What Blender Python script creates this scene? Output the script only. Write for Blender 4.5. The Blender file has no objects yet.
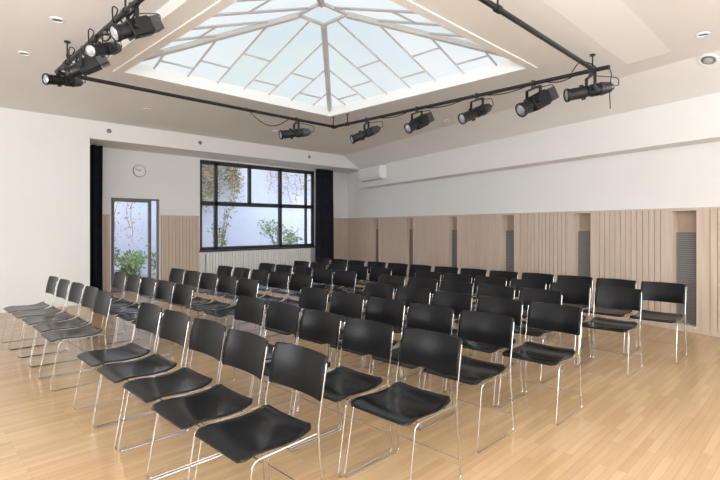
import bpy, bmesh, math, random
from mathutils import Vector, Matrix
random.seed(7)
S = bpy.context.scene
COL = S.collection
try:
    S.view_settings.view_transform = 'Standard'
except Exception:
    pass

# ------------------------------------------------------------ materials
def mat(name, color, rough=0.5, metal=0.0, noise=0.0, nscale=5.0, bump=0.0, spec=0.5, coat=0.0):
    m = bpy.data.materials.new(name); m.use_nodes = True
    nt = m.node_tree; b = nt.nodes['Principled BSDF']
    b.inputs['Base Color'].default_value = (*color, 1)
    b.inputs['Roughness'].default_value = rough
    b.inputs['Metallic'].default_value = metal
    b.inputs['Specular IOR Level'].default_value = spec
    b.inputs['Coat Weight'].default_value = coat
    if noise > 0 or bump > 0:
        tc = nt.nodes.new('ShaderNodeTexCoord')
        n = nt.nodes.new('ShaderNodeTexNoise'); n.inputs['Scale'].default_value = nscale
        n.inputs['Detail'].default_value = 4
        nt.links.new(tc.outputs['Object'], n.inputs['Vector'])
        if noise > 0:
            r = nt.nodes.new('ShaderNodeValToRGB')
            r.color_ramp.elements[0].position = 0.3; r.color_ramp.elements[1].position = 0.7
            r.color_ramp.elements[0].color = (*[max(0, c*(1-noise)) for c in color], 1)
            r.color_ramp.elements[1].color = (*[min(1, c*(1+noise)) for c in color], 1)
            nt.links.new(n.outputs['Fac'], r.inputs['Fac'])
            nt.links.new(r.outputs['Color'], b.inputs['Base Color'])
        if bump > 0:
            bp = nt.nodes.new('ShaderNodeBump'); bp.inputs['Strength'].default_value = bump
            bp.inputs['Distance'].default_value = 0.01
            nt.links.new(n.outputs['Fac'], bp.inputs['Height'])
            nt.links.new(bp.outputs['Normal'], b.inputs['Normal'])
    return m

def emis(name, c1, c2, strength, scale=0.6):
    m = bpy.data.materials.new(name); m.use_nodes = True
    nt = m.node_tree; b = nt.nodes['Principled BSDF']
    tc = nt.nodes.new('ShaderNodeTexCoord')
    n = nt.nodes.new('ShaderNodeTexNoise'); n.inputs['Scale'].default_value = scale
    r = nt.nodes.new('ShaderNodeValToRGB')
    r.color_ramp.elements[0].position = 0.35; r.color_ramp.elements[1].position = 0.65
    r.color_ramp.elements[0].color = (*c1, 1); r.color_ramp.elements[1].color = (*c2, 1)
    nt.links.new(tc.outputs['Object'], n.inputs['Vector'])
    nt.links.new(n.outputs['Fac'], r.inputs['Fac'])
    nt.links.new(r.outputs['Color'], b.inputs['Emission Color'])
    b.inputs['Emission Strength'].default_value = strength
    b.inputs['Base Color'].default_value = (0.02, 0.02, 0.02, 1)
    b.inputs['Roughness'].default_value = 0.5
    b.inputs['Specular IOR Level'].default_value = 0.05
    return m

M_white = mat('white_plaster', (0.87, 0.87, 0.865), 0.85, noise=0.01, nscale=1.5, bump=0.02)
M_white2 = mat('alcove_plaster', (0.88, 0.88, 0.88), 0.85, noise=0.01, nscale=1.5)
M_ceil = mat('beige_ceiling', (0.875, 0.875, 0.875), 0.9, noise=0.012, nscale=1.0)
M_ceil2 = mat('beige_ceiling_frame', (0.89, 0.89, 0.89), 0.85, noise=0.01, nscale=1.0)
M_frame = mat('white_skylight_bar', (0.60, 0.60, 0.615), 0.5, noise=0.02)
M_dark = mat('dark_window_frame', (0.05, 0.048, 0.052), 0.45, noise=0.1)
M_blk = mat('black_lacquer_seat', (0.004, 0.004, 0.005), 0.24, noise=0.2, nscale=3, spec=0.36)
M_blkb = mat('black_lacquer_back', (0.005, 0.005, 0.006), 0.28, noise=0.2, nscale=3, spec=0.24)
M_chrome = mat('chrome_wire', (0.50, 0.49, 0.48), 0.2, metal=1.0, noise=0.03)
M_lamp = mat('black_lamp_metal', (0.018, 0.018, 0.019), 0.42, metal=0.3, noise=0.2)
M_lampg = mat('grey_lamp_metal', (0.17, 0.17, 0.18), 0.35, metal=0.7, noise=0.1)
M_lens = mat('lamp_lens', (0.55, 0.60, 0.68), 0.08, metal=0.6, noise=0.05)
M_pipe = mat('black_pipe', (0.02, 0.02, 0.02), 0.4, metal=0.3, noise=0.1)
M_curt = mat('black_curtain', (0.020, 0.022, 0.033), 0.85, noise=0.2, nscale=8, spec=0.2)
M_rad = mat('radiator_enamel', (0.93, 0.93, 0.93), 0.4, noise=0.01)
M_radg = mat('radiator_gap', (0.45, 0.45, 0.45), 0.6, noise=0.01)
M_ac = mat('white_plastic', (0.90, 0.90, 0.90), 0.4, noise=0.01)
M_grey = mat('grey_grille', (0.23, 0.225, 0.22), 0.5, metal=0.1, noise=0.05)
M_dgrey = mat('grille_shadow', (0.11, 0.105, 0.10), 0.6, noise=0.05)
M_groove = mat('groove_shadow_wood', (0.29, 0.21, 0.15), 0.8, noise=0.1)
M_gwall = mat('garden_render', (0.60, 0.64, 0.81), 0.9, noise=0.08, nscale=0.8)
M_gground = mat('garden_soil', (0.30, 0.29, 0.25), 0.95, noise=0.3, nscale=6)
M_leaf = mat('green_leaf', (0.17, 0.25, 0.09), 0.6, noise=0.5, nscale=3)
M_leafy = mat('autumn_leaf', (0.40, 0.28, 0.13), 0.6, noise=0.5, nscale=3)
M_twig = mat('twig_bark', (0.30, 0.20, 0.13), 0.9, noise=0.3)
M_clockface = mat('clock_face', (0.92, 0.93, 0.93), 0.4, noise=0.01)
M_clockrim = mat('clock_rim_metal', (0.30, 0.30, 0.31), 0.4, metal=0.5, noise=0.02)
M_vent = mat('vent_grey', (0.45, 0.45, 0.45), 0.6, noise=0.02)

def wood_panel():
    m = bpy.data.materials.new('pale_wood_panel'); m.use_nodes = True
    nt = m.node_tree; b = nt.nodes['Principled BSDF']
    tc = nt.nodes.new('ShaderNodeTexCoord'); mp = nt.nodes.new('ShaderNodeMapping')
    mp.inputs['Scale'].default_value = (14, 14, 0.8)
    n = nt.nodes.new('ShaderNodeTexNoise'); n.inputs['Scale'].default_value = 1.5; n.inputs['Detail'].default_value = 6
    r = nt.nodes.new('ShaderNodeValToRGB')
    r.color_ramp.elements[0].position = 0.3; r.color_ramp.elements[1].position = 0.75
    r.color_ramp.elements[0].color = (0.60, 0.485, 0.395, 1); r.color_ramp.elements[1].color = (0.69, 0.575, 0.48, 1)
    nt.links.new(tc.outputs['Object'], mp.inputs['Vector']); nt.links.new(mp.outputs['Vector'], n.inputs['Vector'])
    nt.links.new(n.outputs['Fac'], r.inputs['Fac']); nt.links.new(r.outputs['Color'], b.inputs['Base Color'])
    b.inputs['Roughness'].default_value = 0.55
    return m
M_wood = wood_panel()

def floor_mat():
    m = bpy.data.materials.new('oak_strip_floor'); m.use_nodes = True
    nt = m.node_tree; b = nt.nodes['Principled BSDF']
    tc = nt.nodes.new('ShaderNodeTexCoord')
    br = nt.nodes.new('ShaderNodeTexBrick')
    br.inputs['Scale'].default_value = 1.0
    br.inputs['Brick Width'].default_value = 0.62; br.inputs['Row Height'].default_value = 0.052
    br.inputs['Mortar Size'].default_value = 0.0009; br.inputs['Mortar Smooth'].default_value = 0.2
    br.offset = 0.37; br.offset_frequency = 2
    br.inputs['Color1'].default_value = (0.53, 0.345, 0.18, 1)
    br.inputs['Color2'].default_value = (0.625, 0.43, 0.24, 1)
    br.inputs['Mortar'].default_value = (0.39, 0.24, 0.12, 1)
    mp = nt.nodes.new('ShaderNodeMapping'); mp.inputs['Scale'].default_value = (1.2, 22, 1)
    n = nt.nodes.new('ShaderNodeTexNoise'); n.inputs['Scale'].default_value = 1.5; n.inputs['Detail'].default_value = 6
    mx = nt.nodes.new('ShaderNodeMix'); mx.data_type = 'RGBA'; mx.blend_type = 'MULTIPLY'
    mx.inputs['Factor'].default_value = 0.5
    r = nt.nodes.new('ShaderNodeValToRGB')
    r.color_ramp.elements[0].position = 0.3; r.color_ramp.elements[1].position = 0.7
    r.color_ramp.elements[0].color = (0.80, 0.77, 0.73, 1); r.color_ramp.elements[1].color = (1, 1, 1, 1)
    nt.links.new(tc.outputs['Object'], br.inputs['Vector'])
    nt.links.new(tc.outputs['Object'], mp.inputs['Vector']); nt.links.new(mp.outputs['Vector'], n.inputs['Vector'])
    nt.links.new(n.outputs['Fac'], r.inputs['Fac'])
    nt.links.new(br.outputs['Color'], mx.inputs['A']); nt.links.new(r.outputs['Color'], mx.inputs['B'])
    nt.links.new(mx.outputs['Result'], b.inputs['Base Color'])
    b.inputs['Roughness'].default_value = 0.24
    b.inputs['Specular IOR Level'].default_value = 0.6
    return m
M_floor = floor_mat()

def glass_mat():
    m = bpy.data.materials.new('window_glass'); m.use_nodes = True
    nt = m.node_tree
    for n in list(nt.nodes): nt.nodes.remove(n)
    o = nt.nodes.new('ShaderNodeOutputMaterial')
    t = nt.nodes.new('ShaderNodeBsdfTransparent'); t.inputs['Color'].default_value = (0.95, 0.97, 0.98, 1)
    g = nt.nodes.new('ShaderNodeBsdfGlossy'); g.inputs['Roughness'].default_value = 0.02
    mx = nt.nodes.new('ShaderNodeMixShader'); mx.inputs['Fac'].default_value = 0.05
    nt.links.new(t.outputs[0], mx.inputs[1]); nt.links.new(g.outputs[0], mx.inputs[2]); nt.links.new(mx.outputs[0], o.inputs[0])
    return m
M_glass = glass_mat()
M_skies = [emis('frosted_skylight_glass', (0.74, 0.84, 0.89), (0.84, 0.91, 0.94), 0.97, 0.6),
           emis('frosted_skylight_glass', (0.82, 0.89, 0.93), (0.91, 0.96, 0.98), 0.97, 0.6),
           emis('frosted_skylight_glass', (0.74, 0.84, 0.87), (0.84, 0.91, 0.92), 0.97, 0.6)]

# ------------------------------------------------------------ mesh helpers
class MB:
    """collects geometry for one mesh"""
    def __init__(s): s.v = []; s.f = []; s.m = []
    def add(s, v, f, mi=0):
        k = len(s.v); s.v += [tuple(p) for p in v]; s.f += [tuple(i+k for i in q) for q in f]; s.m += [mi]*len(f)
    def box(s, x0, x1, y0, y1, z0, z1, T=None, mi=0):
        v = [(x, y, z) for z in (z0, z1) for y in (y0, y1) for x in (x0, x1)]
        if T: v = [T(*p) for p in v]
        s.add(v, [(0,2,3,1),(4,5,7,6),(0,1,5,4),(2,6,7,3),(0,4,6,2),(1,3,7,5)], mi)
    def tube(s, pts, r, seg=8, closed=False, mi=0):
        P = [Vector(p) for p in pts]; n = len(P); rings = []
        up = None
        for i in range(n):
            a = P[(i-1) % n] if (i > 0 or closed) else P[i]
            c = P[(i+1) % n] if (i < n-1 or closed) else P[i]
            d = (c-a).normalized()
            if up is None:
                up = Vector((0,0,1)) if abs(d.z) < 0.9 else Vector((0,1,0))
            u = (up - d*up.dot(d))
            if u.length < 1e-4: u = d.orthogonal()
            u.normalize(); w = d.cross(u); up = u
            rings.append([P[i] + r*(math.cos(2*math.pi*j/seg)*u + math.sin(2*math.pi*j/seg)*w) for j in range(seg)])
        v = [p for q in rings for p in q]; f = []
        m = n if closed else n-1
        for i in range(m):
            for j in range(seg):
                f.append((i*seg+j, i*seg+(j+1) % seg, ((i+1) % n)*seg+(j+1) % seg, ((i+1) % n)*seg+j))
        if not closed:
            f.append(tuple(range(seg-1, -1, -1))); f.append(tuple((n-1)*seg+j for j in range(seg)))
        s.add(v, f, mi)
    def lathe(s, prof, origin, axis, seg=24, mi=0):
        axis = Vector(axis).normalized(); o = Vector(origin)
        u = axis.orthogonal().normalized(); w = axis.cross(u)
        v = []; f = []
        for (t, r) in prof:
            for j in range(seg):
                a = 2*math.pi*j/seg
                v.append(o + axis*t + r*(math.cos(a)*u+math.sin(a)*w))
        n = len(prof)
        for i in range(n-1):
            for j in range(seg):
                f.append((i*seg+j, i*seg+(j+1) % seg, (i+1)*seg+(j+1) % seg, (i+1)*seg+j))
        f.append(tuple(range(seg-1, -1, -1))); f.append(tuple((n-1)*seg+j for j in range(seg)))
        s.add(v, f, mi)
    def obj(s, name, mats, parent=None, smooth=False, bevel=0, fixn=True):
        me = bpy.data.meshes.new(name)
        me.from_pydata(s.v, [], s.f)
        if not isinstance(mats, (list, tuple)): mats = [mats]
        for m in mats: me.materials.append(m)
        for p, mi in zip(me.polygons, s.m): p.material_index = mi
        if fixn:
            bm = bmesh.new(); bm.from_mesh(me); bmesh.ops.recalc_face_normals(bm, faces=bm.faces); bm.to_mesh(me); bm.free()
        if smooth:
            for p in me.polygons: p.use_smooth = True
            try: me.set_sharp_from_angle(angle=math.radians(40))
            except Exception: pass
        o = bpy.data.objects.new(name, me); COL.objects.link(o)
        if parent: o.parent = parent
        if bevel > 0:
            b = o.modifiers.new('bevel', 'BEVEL'); b.width = bevel; b.segments = 2; b.limit_method = 'ANGLE'
        return o

def top(o, label, cat, group=None, kind=None):
    o['label'] = label; o['category'] = cat
    if group: o['group'] = group
    if kind: o['kind'] = kind
    return o
def struct(o, label=None, cat=None):
    o['kind'] = 'structure'
    if label: o['label'] = label
    if cat: o['category'] = cat
    return o
def empty(name, loc=(0,0,0), rotz=0):
    e = bpy.data.objects.new(name, None); e.location = loc; e.rotation_euler = (0, 0, rotz)
    e.empty_display_size = 0.1; COL.objects.link(e); return e
def fillet(pts, r=0.04, n=5):
    P = [Vector(p) for p in pts]; out = [P[0]]
    for i in range(1, len(P)-1):
        a = P[i-1]-P[i]; c = P[i+1]-P[i]
        ra = min(r, a.length*0.45, c.length*0.45)
        A = P[i]+a.normalized()*ra; C = P[i]+c.normalized()*ra
        for k in range(n+1):
            t = k/n; out.append((1-t)**2*A + 2*t*(1-t)*P[i] + t*t*C)
    out.append(P[-1]); return out

# ------------------------------------------------------------ room dimensions (metres)
CZ = 3.43            # ceiling height
CZS = 2.93           # height where the sloped ceiling edge would meet the long wall
YB = 9.9             # rear wall plane
YA = 11.2            # alcove wall plane
XL, YN = -4.0, -4.0  # unseen walls
C0 = Vector((10.65, 11.2)); w = Vector((-0.2754, -0.9613)); nrm = Vector((-0.9613, 0.2754))
def W(t, off, z):
    p = C0 + w*t + nrm*off
    return (p.x, p.y, z)
TEND = 15.8
def wallX(y): return 7.442 + 0.2864*y

b = MB(); b.box(XL-0.2, 11.2, YN-0.2, 11.4, -0.1, 0)
struct(b.obj('floor', M_floor), 'pale oak strip parquet floor with satin lacquer', 'floor')

b = MB(); b.box(XL-0.2, XL, YN-0.2, YB+0.2, 0, CZ); struct(b.obj('wall_left', M_white), 'white plaster wall', 'wall')
b = MB(); b.box(XL, 6.35, YN-0.2, YN, 0, CZ); struct(b.obj('wall_front', M_white), 'white plaster wall', 'wall')
b = MB()
b.box(XL, 2.77, YB, YB+0.25, 0, CZ)
b.box(2.77, 10.32, YB, YB+0.25, 3.09, CZ)
b.box(2.57, 2.77, YB+0.25, YA, 0, CZ)
struct(b.obj('wall_back', M_white), 'white plaster rear wall with a wide opening to an alcove', 'wall')
DX0, DX1, DZ = 3.55, 4.60, 2.07
WX0, WX1, WZ0, WZ1 = 5.60, 9.28, 0.84, 3.10
b = MB()
b.box(2.57, DX0, YA, YA+0.2, 0, 3.3)
b.box(DX0, DX1, YA, YA+0.2, DZ, 3.3)
b.box(DX1, WX0, YA, YA+0.2, 0, 3.3)
b.box(WX0, WX1, YA, YA+0.2, 0, WZ0)
b.box(WX0, WX1, YA, YA+0.2, WZ1, 3.3)
b.box(WX1, 10.95, YA, YA+0.2, 0, 3.3)
struct(b.obj('wall_alcove', M_white2), 'white alcove wall around a glazed door and window', 'wall')
b = MB(); b.box(2.57, 10.95, YB+0.25, YA+0.2, 3.14, 3.24)
struct(b.obj('trim_1', M_ceil2), 'flat alcove ceiling', 'ceiling')
b = MB(); b.box(XL, 2.77, YB-0.015, YB, 0, 0.07)
struct(b.obj('baseboard_back', M_white), 'thin pale skirting board', 'skirting')

niche_t = [1.81, 3.50, 5.20, 6.86, 8.50, 10.08, 11.75, 13.4]
NW = 0.165
b = MB()
prev = -0.3
for t in niche_t:
    b.box(prev, t-NW, -0.25, 0, 0, 1.66, T=W); prev = t+NW
    b.box(t-NW, t+NW, -0.25, -0.2, 0, 1.66, T=W)
    b.box(t-NW, t+NW, -0.2, 0, 0, 0.08, T=W)
b.box(prev, TEND, -0.25, 0, 0, 1.66, T=W)
b.box(-0.3, TEND, -0.25, 0, 1.66, 3.6, T=W)
struct(b.obj('wall_right', M_white), 'white plaster wall above pale wood wainscot', 'wall')
BO = 0.36
b = MB()
b.box(1.36, TEND, 0, BO, 2.56, 3.30, T=W)
struct(b.obj('trim_2', M_white), 'broad white plaster box beam along the wall', 'beam')

def panel(name, t0, t1, T, z0=0.0, z1=1.70, pitch=0.085, flat0=0, flat1=0):
    b = MB()
    b.box(t0, t1, 0.001, 0.020, z0, z1-0.02, T=T, mi=1)
    g0, g1 = t0+flat0, t1-flat1
    if flat0: b.box(t0, g0-0.005, 0.020, 0.035, z0+0.05, z1-0.025, T=T)
    if flat1: b.box(g1+0.005, t1, 0.020, 0.035, z0+0.05, z1-0.025, T=T)
    n = max(1, round((g1-g0)/pitch)); p = (g1-g0)/n
    for i in range(n):
        b.box(g0+i*p+0.0045, g0+(i+1)*p-0.0045, 0.020, 0.034, z0+0.05, z1-0.025, T=T)
    b.box(t0, t1, 0.0, 0.038, z1-0.025, z1, T=T)
    b.box(t0, t1, 0.0, 0.038, z0, z0+0.05, T=T)
    return b.obj(name, [M_wood, M_groove])
k = 3
prev = 0.05
for t in niche_t + [TEND+0.1]:
    o = panel('trim_%d' % k, prev, t-NW-0.012, W, flat0=0.14 if prev > 0.1 else 0, flat1=0.14 if t < TEND else 0); k += 1
    struct(o, 'pale vertical-board wood wainscot panel', 'wall panel')
    prev = t+NW+0.012
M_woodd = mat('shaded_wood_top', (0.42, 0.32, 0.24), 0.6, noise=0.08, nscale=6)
for t in niche_t[:7]:
    b = MB()
    b.box(t-NW-0.012, t-NW+0.008, -0.2, 0.042, 0.0, 1.70, T=W)
    b.box(t+NW-0.008, t+NW+0.012, -0.2, 0.042, 0.0, 1.70, T=W)
    b.box(t-NW+0.008, t+NW-0.008, -0.2, 0.042, 1.66, 1.70, T=W)
    b.box(t-NW+0.008, t+NW-0.008, -0.2, 0.042, 0.0, 0.09, T=W)
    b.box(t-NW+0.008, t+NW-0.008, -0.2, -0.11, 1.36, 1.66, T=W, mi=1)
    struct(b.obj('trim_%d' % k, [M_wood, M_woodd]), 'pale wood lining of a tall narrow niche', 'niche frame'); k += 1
    b = MB()
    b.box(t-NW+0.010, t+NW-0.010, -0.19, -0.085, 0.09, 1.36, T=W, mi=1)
    b.box(t-NW+0.010, t-NW+0.030, -0.085, -0.070, 0.09, 1.36, T=W)
    b.box(t+NW-0.030, t+NW-0.010, -0.085, -0.070, 0.09, 1.36, T=W)
    for i in range(42):
        z = 0.095+i*0.030
        b.box(t-NW+0.03, t+NW-0.03, -0.085, -0.076, z, z+0.021, T=W)
    struct(b.obj('trim_%d' % k, [M_grey, M_dgrey]), 'grey slatted grille inside the niche', 'grille'); k += 1
TA = lambda x, off, z: (x, YA-off, z)
for (x0, x1) in ((2.80, DX0-0.03), (DX1+0.03, WX0-0.03), (WX1+0.3, 10.60)):
    struct(panel('trim_%d' % k, x0, x1, TA), 'pale vertical-board wood wainscot panel', 'wall panel'); k += 1

# ceiling with opening
HX0, HX1, HY0, HY1 = 2.10, 5.60, 2.65, 6.35
def inX(y): return wallX(y) - 1.04
v = [(XL,YN,CZ),(HX0,YN,CZ),(HX1,YN,CZ),(inX(YN),YN,CZ),
     (XL,HY0,CZ),(HX0,HY0,CZ),(HX1,HY0,CZ),(inX(HY0),HY0,CZ),
     (XL,HY1,CZ),(HX0,HY1,CZ),(HX1,HY1,CZ),(inX(HY1),HY1,CZ),
     (XL,YB,CZ),(HX0,YB,CZ),(HX1,YB,CZ),(inX(YB),YB,CZ)]
v[2] = (min(HX1, inX(YN)-0.3), YN, CZ)
f = []
for j in range(3):
    for i in range(3):
        if i == 1 and j == 1: continue
        q = j*4+i; f.append((q, q+4, q+5, q+1))
b = MB(); b.add(v, f)
ys = [YN, HY0, HY1, YB]
v2 = [];
for y in ys: v2 += [(inX(y), y, CZ), (wallX(y), y, CZS)]
b.add(v2, [(0,2,3,1),(2,4,5,3),(4,6,7,5)])
o = b.obj('ceiling', M_ceil, fixn=False)
struct(o, 'matte off-white plaster ceiling with sloped edge', 'ceiling')

# lowered frame with softly sloped outer edge
b = MB()
ox0, ox1, oy0, oy1 = 1.86, 6.30, 1.80, 6.62
zr = CZ-0.05; sl = 0.45
def rect(x0, x1, y0, y1, z): return [(x0,y0,z),(x1,y0,z),(x1,y1,z),(x0,y1,z)]
v = rect(ox0-0.06, ox1+0.06, oy0-sl, oy1+0.06, CZ-0.002)+rect(ox0, ox1, oy0, oy1, zr)+rect(HX0, HX1, HY0, HY1, zr)+rect(HX0, HX1, HY0, HY1, CZ+0.02)
f = []
for r_ in range(3):
    for i in range(4): f.append((r_*4+i, r_*4+(i+1) % 4, r_*4+4+(i+1) % 4, r_*4+4+i))
b.add(v, f)
struct(b.obj('trim_%d' % k, M_ceil), 'lowered off-white frame around the skylight opening', 'ceiling frame'); k += 1

# ------------------------------------------------------------ skylight
GB = CZ+0.07; GH = 0.66; TS = 0.12
cx, cy = (HX0+HX1)/2, (HY0+HY1)/2; hw, hh = (HX1-HX0)/2, (HY1-HY0)/2
def SP(fx, fy, dz=0):
    s = max(abs(fx), abs(fy)); return (cx+fx*hw, cy+fy*hh, GB+(1-s)*GH+dz)
sk = empty('window_1', (0,0,0)); struct(sk, 'pyramid skylight of frosted glass with white glazing bars', 'skylight')
b = MB()
e_ = 0.05
zA, zB = zr-0.015, GB+0.04
b.box(HX0-0.05,HX0+e_,HY0-0.05,HY1+0.05,zA,zB); b.box(HX1-e_,HX1+0.05,HY0-0.05,HY1+0.05,zA,zB)
b.box(HX0+e_,HX1-e_,HY0-0.05,HY0+e_,zA,zB); b.box(HX0+e_,HX1-e_,HY1-e_,HY1+0.05,zA,zB)
b.obj('curb', M_ceil2, sk)
cs = [(-1,-1),(1,-1),(1,1),(-1,1)]
fr = [-0.76, -0.50, -0.25, 0.0, 0.25, 0.50, 0.76]
b = MB()
def FS(side, fa, s, dz=0):
    return [SP(fa, -s, dz), SP(s, fa, dz), SP(-fa, s, dz), SP(-s, -fa, dz)][side]
ext = [-1]+fr+[1]
for side in range(4):
    for j in range(len(ext)-1):
        f0, f1 = ext[j], ext[j+1]
        a0, a1 = max(abs(f0), TS), max(abs(f1), TS)
        mi = (side*2+j*2+(j//2)) % 3
        if abs(f0) < 1e-6: b.add([FS(side, f0, 1), FS(side, f1, 1), FS(side, f1, a1), FS(side, TS, TS), FS(side, 0, TS)], [(0,1,2,3,4)], mi=mi)
        elif abs(f1) < 1e-6: b.add([FS(side, f0, 1), FS(side, f1, 1), FS(side, 0, TS), FS(side, -TS, TS), FS(side, f0, a0)], [(0,1,2,3,4)], mi=mi)
        else: b.add([FS(side, f0, 1), FS(side, f1, 1), FS(side, f1, a1), FS(side, f0, a0)], [(0,1,2,3)], mi=mi)
b.add([SP(-TS,-TS), SP(TS,-TS), SP(TS,TS), SP(-TS,TS)], [(0,1,2,3)])
b.obj('glass_pane', M_skies, sk, fixn=False)
b = MB()
for a in cs:
    b.tube([SP(a[0], a[1], -0.04), SP(a[0]*TS, a[1]*TS, -0.04)], 0.042, 8)
b.tube([SP(a[0]*TS, a[1]*TS, -0.03) for a in cs], 0.026, 6, closed=True)
b.obj('hip_bar', M_frame, sk)
b = MB()
for side in range(4):
    for fa in fr:
        b.tube([FS(side, fa, 1, -0.02), FS(side, fa, max(abs(fa), TS), -0.02)], 0.017, 4)
    for j, s in ((1, 0.86), (2, 0.66), (3, 0.84), (4, 0.60), (5, 0.78), (6, 0.88)):
        b.tube([FS(side, ext[j], s, -0.02), FS(side, ext[j+1], s, -0.02)], 0.014, 4)
b.obj('glazing_bar', M_frame, sk)

# ------------------------------------------------------------ garden window
wn = empty('window_2', (0,0,0)); struct(wn, 'large dark-framed window to a walled garden', 'window')
b = MB(); y0, y1 = YA+0.04, YA+0.11
def vbar(x, z0, z1, t=0.06): b.box(x-t/2, x+t/2, y0, y1, z0, z1)
def hbar(z, x0, x1, t=0.06): b.box(x0, x1, y0, y1, z-t/2, z+t/2)
hbar(WZ0+0.04, WX0, WX1, 0.08); hbar(WZ1-0.05, WX0, WX1, 0.10)
vbar(WX0+0.04, WZ0, WZ1, 0.08); vbar(WX1-0.04, WZ0, WZ1, 0.08)
hbar(2.02, WX0, WX1, 0.11)
vbar(6.06, WZ0, WZ1, 0.09); vbar(8.05, WZ0, WZ1, 0.10); vbar(7.05, 2.02, WZ1, 0.09)
vbar(8.98, WZ0, WZ1, 0.06)
b.box(WX0-0.02, WX1+0.02, YA-0.06, YA+0.04, WZ0-0.04, WZ0)
b.obj('window_frame', M_dark, wn, bevel=0.006)
b = MB(); b.box(WX0+0.05, WX1-0.05, YA+0.07, YA+0.078, WZ0+0.05, WZ1-0.05)
b.obj('glass_pane', M_glass, wn)
b = MB(); b.box(6.12, 6.15, YA+0.0, YA+0.04, 1.35, 1.40); b.box(6.12, 6.15, YA-0.01, YA+0.01, 1.28, 1.40)
b.obj('window_handle', M_chrome, wn)
# ------------------------------------------------------------ glazed door
M_door = mat('grey_door_frame', (0.17, 0.165, 0.165), 0.45, noise=0.08)
dr = empty('door_1', (0,0,0)); struct(dr, 'glazed garden door with slim grey metal frame', 'door')
b = MB()
def db(x0,x1,z0,z1,a=y0,c=y1): b.box(x0,x1,a,c,z0,z1)
db(DX0, DX0+0.035, 0, DZ); db(DX1-0.035, DX1, 0, DZ); db(DX0, DX1, DZ-0.035, DZ); db(DX0, DX1, 0, 0.03)
db(4.40, 4.43, 0, DZ)
b.obj('door_frame', M_door, dr, bevel=0.005)
b = MB()
db(DX0+0.038, DX0+0.075, 0.04, DZ-0.04, YA+0.02, YA+0.07); db(4.355, 4.397, 0.04, DZ-0.04, YA+0.02, YA+0.07)
db(DX0+0.075, 4.355, 0.04, 0.11, YA+0.02, YA+0.07); db(DX0+0.075, 4.355, DZ-0.085, DZ-0.04, YA+0.02, YA+0.07)
b.obj('door_leaf', M_door, dr, bevel=0.004)
b = MB(); b.box(DX0+0.06, 4.37, YA+0.045, YA+0.052, 0.08, DZ-0.06); b.box(4.42, DX1-0.02, YA+0.075, YA+0.082, 0.02, DZ-0.02)
b.obj('glass_pane', M_glass, dr)
b = MB(); b.tube(fillet([(4.375, YA+0.02, 1.0), (4.375, YA-0.04, 1.0), (4.26, YA-0.04, 1.0)], 0.015), 0.01)
b.box(4.36, 4.39, YA+0.01, YA+0.02, 0.9, 1.06)
b.obj('door_handle', M_chrome, dr, smooth=True)

# ------------------------------------------------------------ garden
b = MB(); b.box(0, 19, 15.0, 15.2, -0.1, 5.2)
top(b.obj('garden_wall', M_gwall), 'tall pale lavender-blue rendered garden wall outside window', 'wall')
b = MB(); b.box(0, 19, 11.4, 15.0, -0.12, -0.02)
top(b.obj('garden_ground', M_gground), 'bare gravel garden ground outside the window', 'ground', kind='stuff')
def leaves(b, c, R, n, size, mi=0, zmin=0.0, xr=None):
    for _ in range(n):
        d = Vector((random.gauss(0,1), random.gauss(0,1), random.gauss(0,1)))
        if d.length > 2.2: d = d.normalized()*2.2
        p = Vector(c) + Vector((d.x*R[0], d.y*R[1], d.z*R[2]))*0.5
        p.z = max(p.z, zmin+size*1.3)
        u = Vector((random.gauss(0,1), random.gauss(0,1), random.gauss(0,1))).normalized()
        q = u.orthogonal().normalized(); s = size*random.uniform(0.6, 1.3)
        b.add([p-u*s, p+q*s*0.5-u*s*0.2, p+u*s, p-q*s*0.5-u*s*0.2], [(0,1,2,3)], mi)
def vine(name, xs, ytop, z_top, zlens, lab, mats, n=26, size=0.05, green=5):
    b = MB()
    for x, L in zip(xs, zlens):
        pts = []; px = x; py = ytop+random.uniform(-0.1, 0.1)
        st = 9
        for i in range(st+1):
            pts.append((px, py, z_top - L*i/st)); px += random.uniform(-0.10, 0.10)
        b.tube(pts, 0.008, 5, mi=2)
        for p in pts:
            leaves(b, p, (0.26, 0.12, 0.24), random.randint(n//4, n), size, 0)
            leaves(b, p, (0.26, 0.12, 0.24), n//green, size, 1)
    b.tube([(min(xs)-0.1, ytop, z_top), (max(xs)+0.1, ytop, z_top+0.02)], 0.02, 6, mi=2)
    o = b.obj(name, mats, fixn=False)
    top(o, lab, 'plant', kind='stuff'); return o
xs = [6.9+0.15*i for i in range(14)]
vine('hanging_ivy', xs, 14.6, 4.3, [random.uniform(1.7, 2.8) if x < 8.3 else random.uniform(1.2, 2.0) for x in xs],
     'dense orange-brown and green vine trailing down the garden wall', [M_leafy, M_leaf, M_twig], n=34, size=0.055, green=4)
xs = [10.0+0.28*i for i in range(9)]
vine('hanging_ivy', xs, 14.7, 4.1, [random.uniform(0.8, 1.9) for x in xs],
     'sparse brown autumn vine trailing down the garden wall', [M_leafy, M_leafy, M_twig], n=13, size=0.05)
vine('hanging_ivy', [4.7, 4.95, 5.25], 14.4, 4.0, [2.9, 2.6, 3.0],
     'thin vine hanging down the wall behind the glazed door', [M_leafy, M_leaf, M_twig], n=12, size=0.045)
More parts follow.
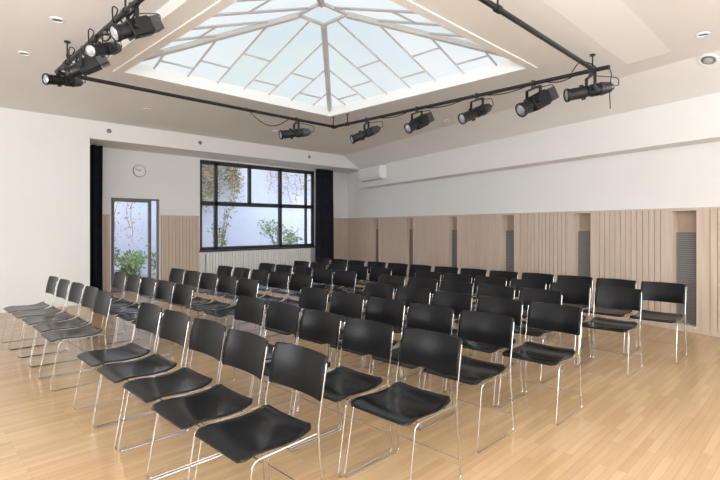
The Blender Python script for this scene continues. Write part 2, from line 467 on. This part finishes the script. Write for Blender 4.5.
def shrub(name, c, R, h, n, lab):
    b = MB(); g = -0.018
    for i in range(11):
        a = random.uniform(0, 6.28); q = random.uniform(0.5, 1.0); hh_ = h*random.uniform(0.6, 1.05)
        tip = (c[0]+q*R*math.cos(a+.4), c[1]+q*R*math.sin(a+.4), hh_)
        mid = (c[0]+0.4*q*R*math.cos(a), c[1]+0.4*q*R*math.sin(a), hh_*0.5)
        b.tube([(c[0], c[1], g+0.008), mid, tip], 0.009, 5, mi=1)
        leaves(b, tip, (R*0.45, R*0.4, h*0.2), n//22, 0.06, 0)
        leaves(b, mid, (R*0.45, R*0.4, h*0.25), n//22, 0.06, 0)
    top(b.obj(name, [M_leaf, M_twig], fixn=False), lab, 'plant', kind='stuff')
shrub('garden_shrub', (9.8, 13.6), 0.6, 1.4, 1100, 'leafy green shrub against the garden wall')
shrub('garden_shrub', (7.6, 13.9), 0.35, 1.9, 260, 'tall thin green shrub outside the window')
shrub('garden_shrub', (4.5, 12.9), 0.42, 0.75, 600, 'low green shrub outside the glazed door')
shrub('garden_shrub', (5.6, 13.4), 0.42, 0.8, 450, 'low green shrub outside the glazed door')

# ------------------------------------------------------------ curtains
def curtain(name, x0, x1, yc, z0, z1, lab):
    b = MB(); n = 90; rows = 6; v = []; f = []
    for j in range(rows+1):
        z = z0+(z1-z0)*j/rows
        for i in range(n+1):
            t = i/n
            v.append((x0+(x1-x0)*t, yc+0.065*math.sin(t*2*math.pi*(x1-x0)/0.13)+0.015*math.sin(t*31+j*0.7), z))
    for j in range(rows):
        for i in range(n):
            a = j*(n+1)+i; f.append((a, a+1, a+n+2, a+n+1))
    b.add(v, f); o = b.obj(name, M_curt, smooth=True, fixn=False)
    s = o.modifiers.new('solid', 'SOLIDIFY'); s.thickness = 0.006
    top(o, lab, 'curtain'); return o
curtain('curtain', 2.80, 3.30, YA-0.22, 0.005, 3.135, 'dark navy-black floor-length pleated curtain beside the glazed door')
curtain('curtain', 9.08, 9.75, YA-0.30, 0.005, 3.135, 'dark navy-black floor-length pleated curtain beside the garden window')

# ------------------------------------------------------------ radiator
r0 = empty('radiator', (7.35, YA-0.11, 0)); top(r0, 'long white ribbed radiator beneath the garden window', 'radiator')
b = MB(); n = 42; L = 3.3
for i in range(n):
    x = -L/2+L*i/n
    b.box(x+0.011, x+L/n-0.011, -0.055, 0.05, 0.10, 0.77)
b.box(-L/2, L/2, -0.01, 0.045, 0.13, 0.74, mi=1)
b.obj('radiator_body', [M_rad, M_radg], r0, bevel=0.005)
for x in (-1.4, 1.4):
    b = MB(); b.box(x-0.02, x+0.02, -0.03, 0.03, 0, 0.12); b.obj('foot', M_rad, r0)
b = MB(); b.tube(fillet([(-L/2-0.02, 0, 0.0), (-L/2-0.02, 0, 0.17), (-L/2+0.02, 0, 0.17)], 0.02), 0.011); b.lathe([(0,0.022),(0.05,0.022)], (-L/2-0.05,0,0.17), (1,0,0), 12)
b.obj('valve', M_rad, r0, smooth=True)

# ------------------------------------------------------------ AC unit
b = MB()
prof = [(0,2.71),(0.15,2.71),(0.21,2.78),(0.22,3.00),(0.18,3.06),(0,3.06)]
ta, tb = 1.72, 2.90; bo = BO+0.002
n = len(prof)
ac = empty('air_conditioner', W(2.3, bo, 2.71)); top(ac, 'white wall-mounted air conditioner near the room corner', 'air conditioner')
ofs = Vector(ac.location)
v = [W(ta, bo+o_, z) for o_, z in prof]+[W(tb, bo+o_, z) for o_, z in prof]
v = [Vector(p)-ofs for p in v]
b.add(v, [tuple(range(n)), tuple(range(2*n-1, n-1, -1))]+[(i, (i+1) % n, n+(i+1) % n, n+i) for i in range(n)])
b.obj('housing', M_ac, ac, bevel=0.01)
TL = lambda t,o_,z: tuple(Vector(W(t,o_,z))-ofs)
b = MB(); b.box(ta+0.06, tb-0.06, bo+0.07, bo+0.15, 2.702, 2.712, T=TL); b.obj('air_flap', M_grey, ac)
b = MB(); b.box(ta+0.02, tb-0.02, bo+0.212, bo+0.2235, 2.80, 2.98, T=TL); b.obj('front_cover', M_ac, ac, bevel=0.004)

# ------------------------------------------------------------ clock
ck = empty('wall_clock', (4.14, YA, 2.69)); top(ck, 'small round white wall clock with grey rim above the door', 'clock')
b = MB(); b.lathe([(0,0.14),(0.030,0.14),(0.034,0.135),(0.03,0.128)], (0,0,0), (0,-1,0), 32); b.obj('clock_rim', M_clockrim, ck, smooth=True)
b = MB(); b.lathe([(0.028,0.128),(0.034,0.128)], (0,0,0), (0,-1,0), 32); b.obj('clock_face', M_clockface, ck)
for i in range(12):
    b = MB()
    a = i*math.pi/6; T = lambda x,y,z,a=a: (x*math.cos(a)+z*math.sin(a), y, -x*math.sin(a)+z*math.cos(a))
    b.box(-0.003, 0.003, -0.037, -0.034, 0.10, 0.118, T=T)
    b.obj('hour_mark', M_blk, ck)
for a, L_ in ((0.9, 0.06), (5.2, 0.09)):
    b = MB(); T = lambda x,y,z,a=a: (x*math.cos(a)+z*math.sin(a), y, -x*math.sin(a)+z*math.cos(a))
    b.box(-0.004, 0.004, -0.039, -0.036, -0.01, L_, T=T); b.obj('clock_hand', M_blk, ck)

# ------------------------------------------------------------ lighting pipes
PZ = 3.20; PX0, PX1, PY0, PY1 = 1.42, 5.67, 1.95, 6.32
def pipe(a, c, hang, lab, zt):
    mid = ((a[0]+c[0])/2, (a[1]+c[1])/2, PZ)
    e = empty('lighting_pipe', mid); top(e, lab, 'pipe', group='black lighting pipes under the skylight')
    A = Vector(a)-Vector(mid); C = Vector(c)-Vector(mid)
    b = MB(); b.tube([A, C], 0.024, 12); b.obj('pipe_tube', M_pipe, e, smooth=True)
    for h in hang:
        p = A.lerp(C, h); zz = zt(p.x+mid[0], p.y+mid[1])-PZ
        b = MB(); b.tube([(p.x, p.y, 0), (p.x, p.y, zz)], 0.008, 8)
        b.lathe([(0, 0.03), (0.015, 0.03)], (p.x, p.y, zz-0.015), (0,0,1), 16)
        b.lathe([(-0.03, 0.033), (0.03, 0.033)], (p.x, p.y, 0), (C-A), 12)
        b.obj('hanger', M_pipe, e, smooth=True)
    return e
def ztop(x, y): return zr if (ox0 <= x <= ox1 and oy0 <= y <= oy1) else CZ
pipe((PX0, PY1, PZ), (PX1+0.05, PY1, PZ), (0.03, 0.985), 'black steel pipe along the rear edge of the skylight', ztop)
pr = pipe((PX1, PY0-0.16, PZ), (PX1, PY1-0.03, PZ), (0.04, 0.93), 'black steel pipe carrying a row of spotlights', ztop)
pipe((PX0-0.02, PY0, PZ), (PX1-0.03, PY0, PZ), (0.12, 0.5), 'black steel pipe along the near skylight edge', ztop)
pl = pipe((PX0, PY0+0.03, PZ), (PX0, PY1-0.03, PZ), (0.1, 0.5, 0.9), 'black steel pipe carrying clustered spotlights', ztop)

# ------------------------------------------------------------ spotlights
def spot_proto(pitch, f, boxy):
    e = empty('stage_spotlight')
    hz = -0.225
    ax = Vector((-math.cos(pitch), 0, -math.sin(pitch))); o = Vector((0, 0, hz))
    u = Vector((0,1,0)); w2 = ax.cross(u)
    T = lambda x,y,z: tuple(o+ax*x+u*y+w2*z)
    b = MB()
    if boxy:
        b.box(-0.18, 0.02, -0.072, 0.072, -0.072, 0.072, T=T)
        b.box(0.02, 0.045, -0.082, 0.082, -0.082, 0.082, T=T)
        b.lathe([(0.045,0.068),(0.15,0.072),(0.155,0.082),(0.19,0.082),(0.195,0.074),(0.18,0.066)], o, ax, 28)
        b.box(-0.18, 0.0, -0.045, 0.045, 0.072, 0.088, T=T); b.box(-0.18, 0.0, -0.045, 0.045, -0.088, -0.072, T=T)
    else:
        b.lathe([(-0.10,0.058*f),(-0.09,0.070*f),(0.0,0.070*f),(0.01,0.058*f),(0.05,0.058*f),(0.055,0.066*f),(0.24,0.066*f),(0.245,0.076*f),(0.275,0.076*f),(0.28,0.066*f),(0.265,0.060*f)], o, ax, 28)
        b.box(-0.03, 0.04, -0.085*f, 0.085*f, -0.045, 0.045, T=T)
        b.box(0.07, 0.11, -0.015, 0.015, 0.06*f, 0.085*f, T=T); b.box(0.07, 0.11, -0.015, 0.015, -0.085*f, -0.06*f, T=T)
    b.obj('body', M_lamp, e, smooth=True, bevel=0.004)
    b = MB()
    if boxy:
        for i in range(6):
            b.box(-0.205-i*0.016, -0.197-i*0.016, -0.07, 0.07, -0.07, 0.07, T=T)
        b.box(-0.29, -0.17, -0.045, 0.045, -0.045, 0.045, T=T)
    else:
        for i in range(6):
            s0 = -0.12-i*0.020
            b.lathe([(s0, 0.04*f),(s0+0.001, (0.076-0.004*i)*f),(s0+0.008, (0.076-0.004*i)*f),(s0+0.009,0.04*f)], o, ax, 20)
        b.lathe([(-0.25,0.035*f),(-0.10,0.05*f)], o, ax, 16)
    b.obj('heat_sink', M_lampg, e, smooth=True)
    b = MB(); s_ = -0.012 if boxy else 0.065
    b.lathe([(0.190+s_,0.064*f),(0.200+s_,0.061*f),(0.210+s_,0.042*f),(0.215+s_,0.012)], o, ax, 28); b.obj('lens', M_lens, e, smooth=True)
    b = MB(); yw = 0.122
    for sy in (-1, 1):
        b.box(-0.017, 0.017, sy*yw-0.004, sy*yw+0.004, hz-0.025, -0.055)
        b.lathe([(0,0.024),(0.03,0.024)], (0, sy*(yw-0.015), hz), (0, sy, 0), 14)
        b.lathe([(0,0.010),(0.055,0.010)], (0, sy*(yw-0.055), hz), (0, sy, 0), 14)
    b.box(-0.017, 0.017, -yw-0.004, yw+0.004, -0.062, -0.053)
    b.obj('yoke', M_lamp, e)
    b = MB()
    hook = [(0.032*math.cos(a), 0, 0.032*math.sin(a)) for a in [math.radians(d) for d in range(-70, 200, 18)]]
    b.tube(hook, 0.008, 8)
    b.box(-0.018, 0.018, -0.018, 0.018, -0.055, -0.026)
    b.obj('clamp', M_lampg, e)
    b = MB(); p = o-ax*0.26
    b.tube(fillet([p, p-ax*0.05, p-ax*0.06+Vector((0,0.04,0.1)), (0.05,0.05,-0.04), (0.02, 0.06, 0.02)], 0.04), 0.005, 6)
    b.obj('lamp_cable', M_pipe, e, smooth=True)
    return e
def copy_tree(e):
    n = e.copy(); COL.objects.link(n)
    for c in e.children:
        d = c.copy(); d.parent = n; COL.objects.link(d)
    return n
pA = spot_proto(math.radians(10), 1.0, False); pB = spot_proto(math.radians(28), 1.0, True); pC = spot_proto(math.radians(24), 1.0, False)
spots = [
 (pA, 4.84, PY1, -20, 1), (pC, PX1, 5.52, -30, 1), (pB, PX1, 4.47, -15, 1), (pC, PX1, 3.45, -20, 1), (pB, PX1, 2.66, -30, 1.1), (pA, PX1, 1.99, -50, 1),
 (pA, PX0, 5.95, 20, 0.78), (pB, PX0, 5.28, -30, 0.82), (pC, PX0, 4.62, 35, 0.78), (pB, PX0, 3.98, 0, 0.82)]
labs = ['black profile spotlight clamped to the rear pipe', 'black profile spotlight tilted down near the pipe corner', 'boxy black spotlight tilted down on the long pipe',
 'black profile spotlight tilted down on the long pipe','bulky boxy black spotlight hanging from the long pipe','black profile spotlight hanging at the pipe end',
 'black profile spotlight in the crowded cluster','boxy black spotlight in the crowded cluster','black profile spotlight in the crowded cluster','boxy black spotlight in the crowded cluster']
used = set()
for (p, x, y, rz, sc), lab in zip(spots, labs):
    if p.name not in used: e = p; used.add(p.name)
    else: e = copy_tree(p)
    e.location = (x, y, PZ); e.scale = (sc, sc, sc)
    e.rotation_euler = (0, 0, math.radians(rz)) 
    top(e, lab, 'spotlight', group='stage spotlights on the pipes')

def cable(pts, lab, r=0.007, sag=0.09):
    P = []
    for i in range(len(pts)-1):
        a, c = Vector(pts[i]), Vector(pts[i+1])
        for k_ in range(8):
            t = k_/8; q = a.lerp(c, t); q.z -= sag*math.sin(math.pi*t); P.append(q)
    P.append(Vector(pts[-1]))
    b = MB(); b.tube(P, r, 6); o = b.obj('power_cable', M_pipe, smooth=True)
    top(o, lab, 'cable')
cable([(3.9, PY1, PZ+0.03), (4.75, PY1+0.03, PZ+0.02)], 'black cable swagging from the rear pipe', sag=0.2)
cable([(PX1+0.03, 5.4, PZ+0.03), (PX1+0.03, 4.5, PZ+0.03), (PX1+0.03, 3.5, PZ+0.03), (PX1+0.03, 2.6, PZ+0.03), (PX1+0.03, 2.1, PZ+0.03)], 'black cable swagging along the long pipe', sag=0.07)
cable([(PX0+0.03, 6.2, PZ+0.03), (PX0+0.03, 5.5, PZ+0.05), (PX0+0.03, 4.9, PZ+0.03), (PX0+0.03, 4.4, PZ+0.05), (PX0+0.03, 3.9, PZ+0.03)], 'black cable tangled among clustered spotlights', 0.008, sag=0.12)
l1 = pl.location
for y in (5.6, 4.95, 4.3):
    b = MB()
    b.tube([Vector(p)-l1 for p in fillet([(PX0, y+0.25, PZ+0.02), (PX0+0.05, y+0.12, PZ+0.12), (PX0-0.05, y, PZ+0.10), (PX0-0.06, y-0.06, PZ-0.10), (PX0+0.02, y-0.18, PZ-0.12), (PX0, y-0.25, PZ+0.02)], 0.10)], 0.006, 6)
    b.obj('loose_cable', M_pipe, pl, smooth=True)
b = MB(); l0 = pr.location
b.tube([Vector(p)-l0 for p in fillet([(PX1, 1.84, PZ+0.02), (PX1+0.1, 1.80, PZ-0.02), (PX1+0.09, 1.82, PZ-0.25), (PX1+0.05, 1.80, PZ-0.45)], 0.08)], 0.005, 6)
b.tube([Vector(p)-l0 for p in fillet([(PX1, 2.2, PZ+0.03), (PX1-0.02, 2.1, PZ+0.14), (PX1+0.02, 1.98, PZ+0.08), (PX1+0.03, 1.93, PZ+0.02)], 0.08)], 0.007, 6)
b.obj('loose_cable', M_pipe, pr, smooth=True)

# ------------------------------------------------------------ ceiling fittings
def downlight(x, y, z, r, tilt=None, mat2=M_lampg, nm='ceiling_downlight', lab='small round recessed downlight with white rim in ceiling', cat='downlight'):
    e = empty(nm, (x, y, z)); top(e, lab, cat)
    if tilt: e.rotation_euler = tilt
    b = MB(); b.lathe([(0.0, r),(-0.012, r),(-0.014, r*0.8),(-0.004, r*0.75)], (0,0,0), (0,0,1), 24); b.obj('rim', M_ac, e, smooth=True)
    b = MB(); b.lathe([(-0.002, r*0.74),(-0.006, r*0.74)], (0,0,0), (0,0,1), 24)
    b.obj('lamp_face', mat2, e)
for (x, y) in ((1.17, 6.6), (0.6, 8.2), (7.3, 3.1), (7.5, 5.2), (7.6, 7.4), (3.2, 8.3), (5.8, 8.3), (6.0, 1.0), (1.2, 5.3)):
    downlight(x, y, CZ, 0.06)
ang = math.atan2(CZ-CZS, 1.0)
vx, vy = 6.80, 1.08
u_ = (wallX(vy)-vx)/1.04
e = empty('ceiling_vent', (vx, vy, CZS+(CZ-CZS)*u_-0.004)); top(e, 'round white ceiling vent with grey slotted disc', 'vent')
e.rotation_euler = Matrix.Rotation(-ang, 4, Vector((w.x, w.y, 0))).to_euler()
b = MB(); b.lathe([(0.0,0.10),(-0.015,0.10),(-0.020,0.085),(-0.008,0.072)], (0,0,0), (0,0,1), 28); b.obj('rim', M_ac, e, smooth=True)
b = MB(); b.lathe([(-0.012,0.072),(-0.014,0.072)], (0,0,0), (0,0,1), 24); b.obj('vent_opening', M_grey, e)
b = MB(); b.lathe([(-0.014,0.045),(-0.026,0.045),(-0.030,0.035)], (0,0,0), (0,0,1), 24); b.obj('vent_disc', M_vent, e, smooth=True)
for x in (4.95, 3.1, 8.0):
    e = empty('wall_vent', (x, YB, 3.27)); top(e, 'small round vent on the wall above the alcove', 'vent')
    b = MB(); b.lathe([(0,0.06),(0.015,0.06),(0.012,0.045)], (0,0,0), (0,-1,0), 20); b.obj('rim', M_ac, e, smooth=True)
    b = MB(); b.lathe([(0.012,0.044),(0.016,0.04)], (0,0,0), (0,-1,0), 20); b.obj('grille', M_grey, e)

# ------------------------------------------------------------ chairs
def seat_mesh():
    b = MB(); nx, ny = 20, 14; v = []; f = []
    D0, D1, HWd, R = -0.225, 0.195, 0.222, 0.04
    for i in range(nx+1):
        s = i/nx; x = D0+(D1-D0)*s
        e_ = min(x-D0, D1-x); ins = 0
        if e_ < R: ins = R-math.sqrt(max(0, R*R-(R-e_)**2))
        hwid = (HWd-0.010*s) - ins*0.8
        zb = 0.442
        if x < -0.12: zb -= 1.1*(x+0.12)**2
        zb -= 0.010*math.exp(-((x-0.03)/0.12)**2)
        if x > 0.09: zb += 2.2*(x-0.09)**2
        for j in range(ny+1):
            y = -1+2*j/ny
            z = zb + 0.008*abs(y)**2.5*(1 if x > -0.15 else max(0, (x+0.225)/0.075))
            v.append((x, y*hwid, z))
    for i in range(nx):
        for j in range(ny):
            a = i*(ny+1)+j; f.append((a, a+ny+1, a+ny+2, a+1))
    b.add(v, f); return b
def back_mesh():
    b = MB(); nz, ny = 16, 18; v = []; f = []
    Z0, Z1, HWd, R = 0.582, 0.797, 0.224, 0.018
    for i in range(nz+1):
        q = i/nz
        s = 0.5-0.5*math.cos(math.pi*q); z = Z0+(Z1-Z0)*s; e_ = min(z-Z0, Z1-z); ins = 0
        if e_ < R: ins = R-math.sqrt(max(0, R*R-(R-e_)**2))
        hwid = HWd-ins*0.8
        xb = 0.215+0.20*(z-0.5)+0.3*(z-0.68)**2*2
        for j in range(ny+1):
            y = -1+2*j/ny
            zz = z + 0.003*(1-y*y)*(1 if s > 0.5 else -1)*abs(2*s-1)
            v.append((xb+0.030*(1-y*y)-0.010, y*hwid, zz))
    for i in range(nz):
        for j in range(ny):
            a = i*(ny+1)+j; f.append((a, a+ny+1, a+ny+2, a+1))
    b.add(v, f); return b
ch = empty('chair')
o = seat_mesh().obj('seat', M_blk, ch, smooth=True, fixn=False); m_ = o.modifiers.new('s', 'SOLIDIFY'); m_.thickness = 0.006; m_.offset = 0
o = back_mesh().obj('backrest', M_blkb, ch, smooth=True, fixn=False); m_ = o.modifiers.new('s', 'SOLIDIFY'); m_.thickness = 0.006; m_.offset = 0
for sy in (-1, 1):
    b = MB(); y = sy*0.227; rr = 0.0042
    pts = [(0.262, y*0.99, 0.765), (0.205, y, 0.47), (0.215, y, 0.30), (0.240, y+sy*0.006, rr), (-0.240, y+sy*0.006, rr), (-0.165, y, 0.425), (0.195, y, 0.437)]
    b.tube(fillet(pts, 0.035, 5), rr, 8)
    b.obj('side_frame', M_chrome, ch, smooth=True)
for (x, z) in ((-0.14, 0.425), (0.12, 0.425)):
    b = MB(); b.tube([(x, -0.227, z), (x, 0.227, z)], 0.004, 6); b.obj('crossbar', M_chrome, ch, smooth=True)
b = MB(); b.tube([(0.222, -0.230, 0.12), (0.222, 0.230, 0.12)], 0.0035, 6); b.obj('crossbar', M_chrome, ch, smooth=True)
CL = 'black lacquered stacking chair with thin chrome wire sled frame'
rows = [ (1.30, 2.03, 5, 5.10, 5), (2.10, 1.77, 5, 5.10, 5), (2.92, 1.86, 5, 5.10, 5), (3.70, 1.68, 5, 5.05, 5),
         (4.50, 2.17, 5, 5.05, 5), (5.25, 1.66, 6, 5.05, 5), (6.10, 1.44, 7, 4.95, 6)]
first = True
for (X, Y0, n1, Y1, n2) in rows:
    for (ys_, nn) in ((Y0, n1), (Y1, n2)):
        for q in range(nn):
            if first: e = ch; first = False
            else: e = copy_tree(ch)
            e.location = (X+random.uniform(-0.015, 0.015), ys_+0.498*q, 0)
            e.rotation_euler = (0, 0, math.radians(random.uniform(-1.0, 1.0)))
            top(e, CL, 'chair', group='rows of black stacking chairs')

# ------------------------------------------------------------ light
wd = bpy.data.worlds.new('world'); S.world = wd; wd.use_nodes = True
bg = wd.node_tree.nodes['Background']; bg.inputs['Color'].default_value = (0.92, 0.95, 1.0, 1); bg.inputs['Strength'].default_value = 2.8
def area(name, loc, rot, sx, sy, power, col=(1,1,1)):
    l = bpy.data.lights.new(name, 'AREA'); l.shape = 'RECTANGLE'; l.size = sx; l.size_y = sy; l.energy = power; l.color = col
    o = bpy.data.objects.new(name, l); o.location = loc; o.rotation_euler = rot; COL.objects.link(o)
for yy in (-1.5, 2.2, 5.9):  # added fill lamps, out of view, before a left wall without windows
    area('fill_light_left', (-3.9, yy, 1.9), (0, math.radians(-104), 0), 1.8, 1.8, 112, (0.93, 0.97, 1.0))
for xx in (-1.6, 1.6, 4.6):  # more added fill behind the camera; the front wall is solid
    area('fill_light_front', (xx, -3.9, 1.9), (math.radians(104), 0, 0), 1.8, 1.8, 112, (0.93, 0.97, 1.0))
area('fill_light_up', (-1.7, -1.7, 1.2), (math.radians(180), 0, 0), 3, 3, 500, (0.93, 0.97, 1.0))  # unseen fill aimed upwards, added to brighten the ceiling

cam = bpy.data.cameras.new('camera'); cam.lens = 24; cam.sensor_width = 36; cam.shift_y = -14/720
co = bpy.data.objects.new('camera', cam); co.location = (0, 0, 1.45); co.rotation_euler = (math.radians(90), 0, math.radians(-45))
COL.objects.link(co); S.camera = co
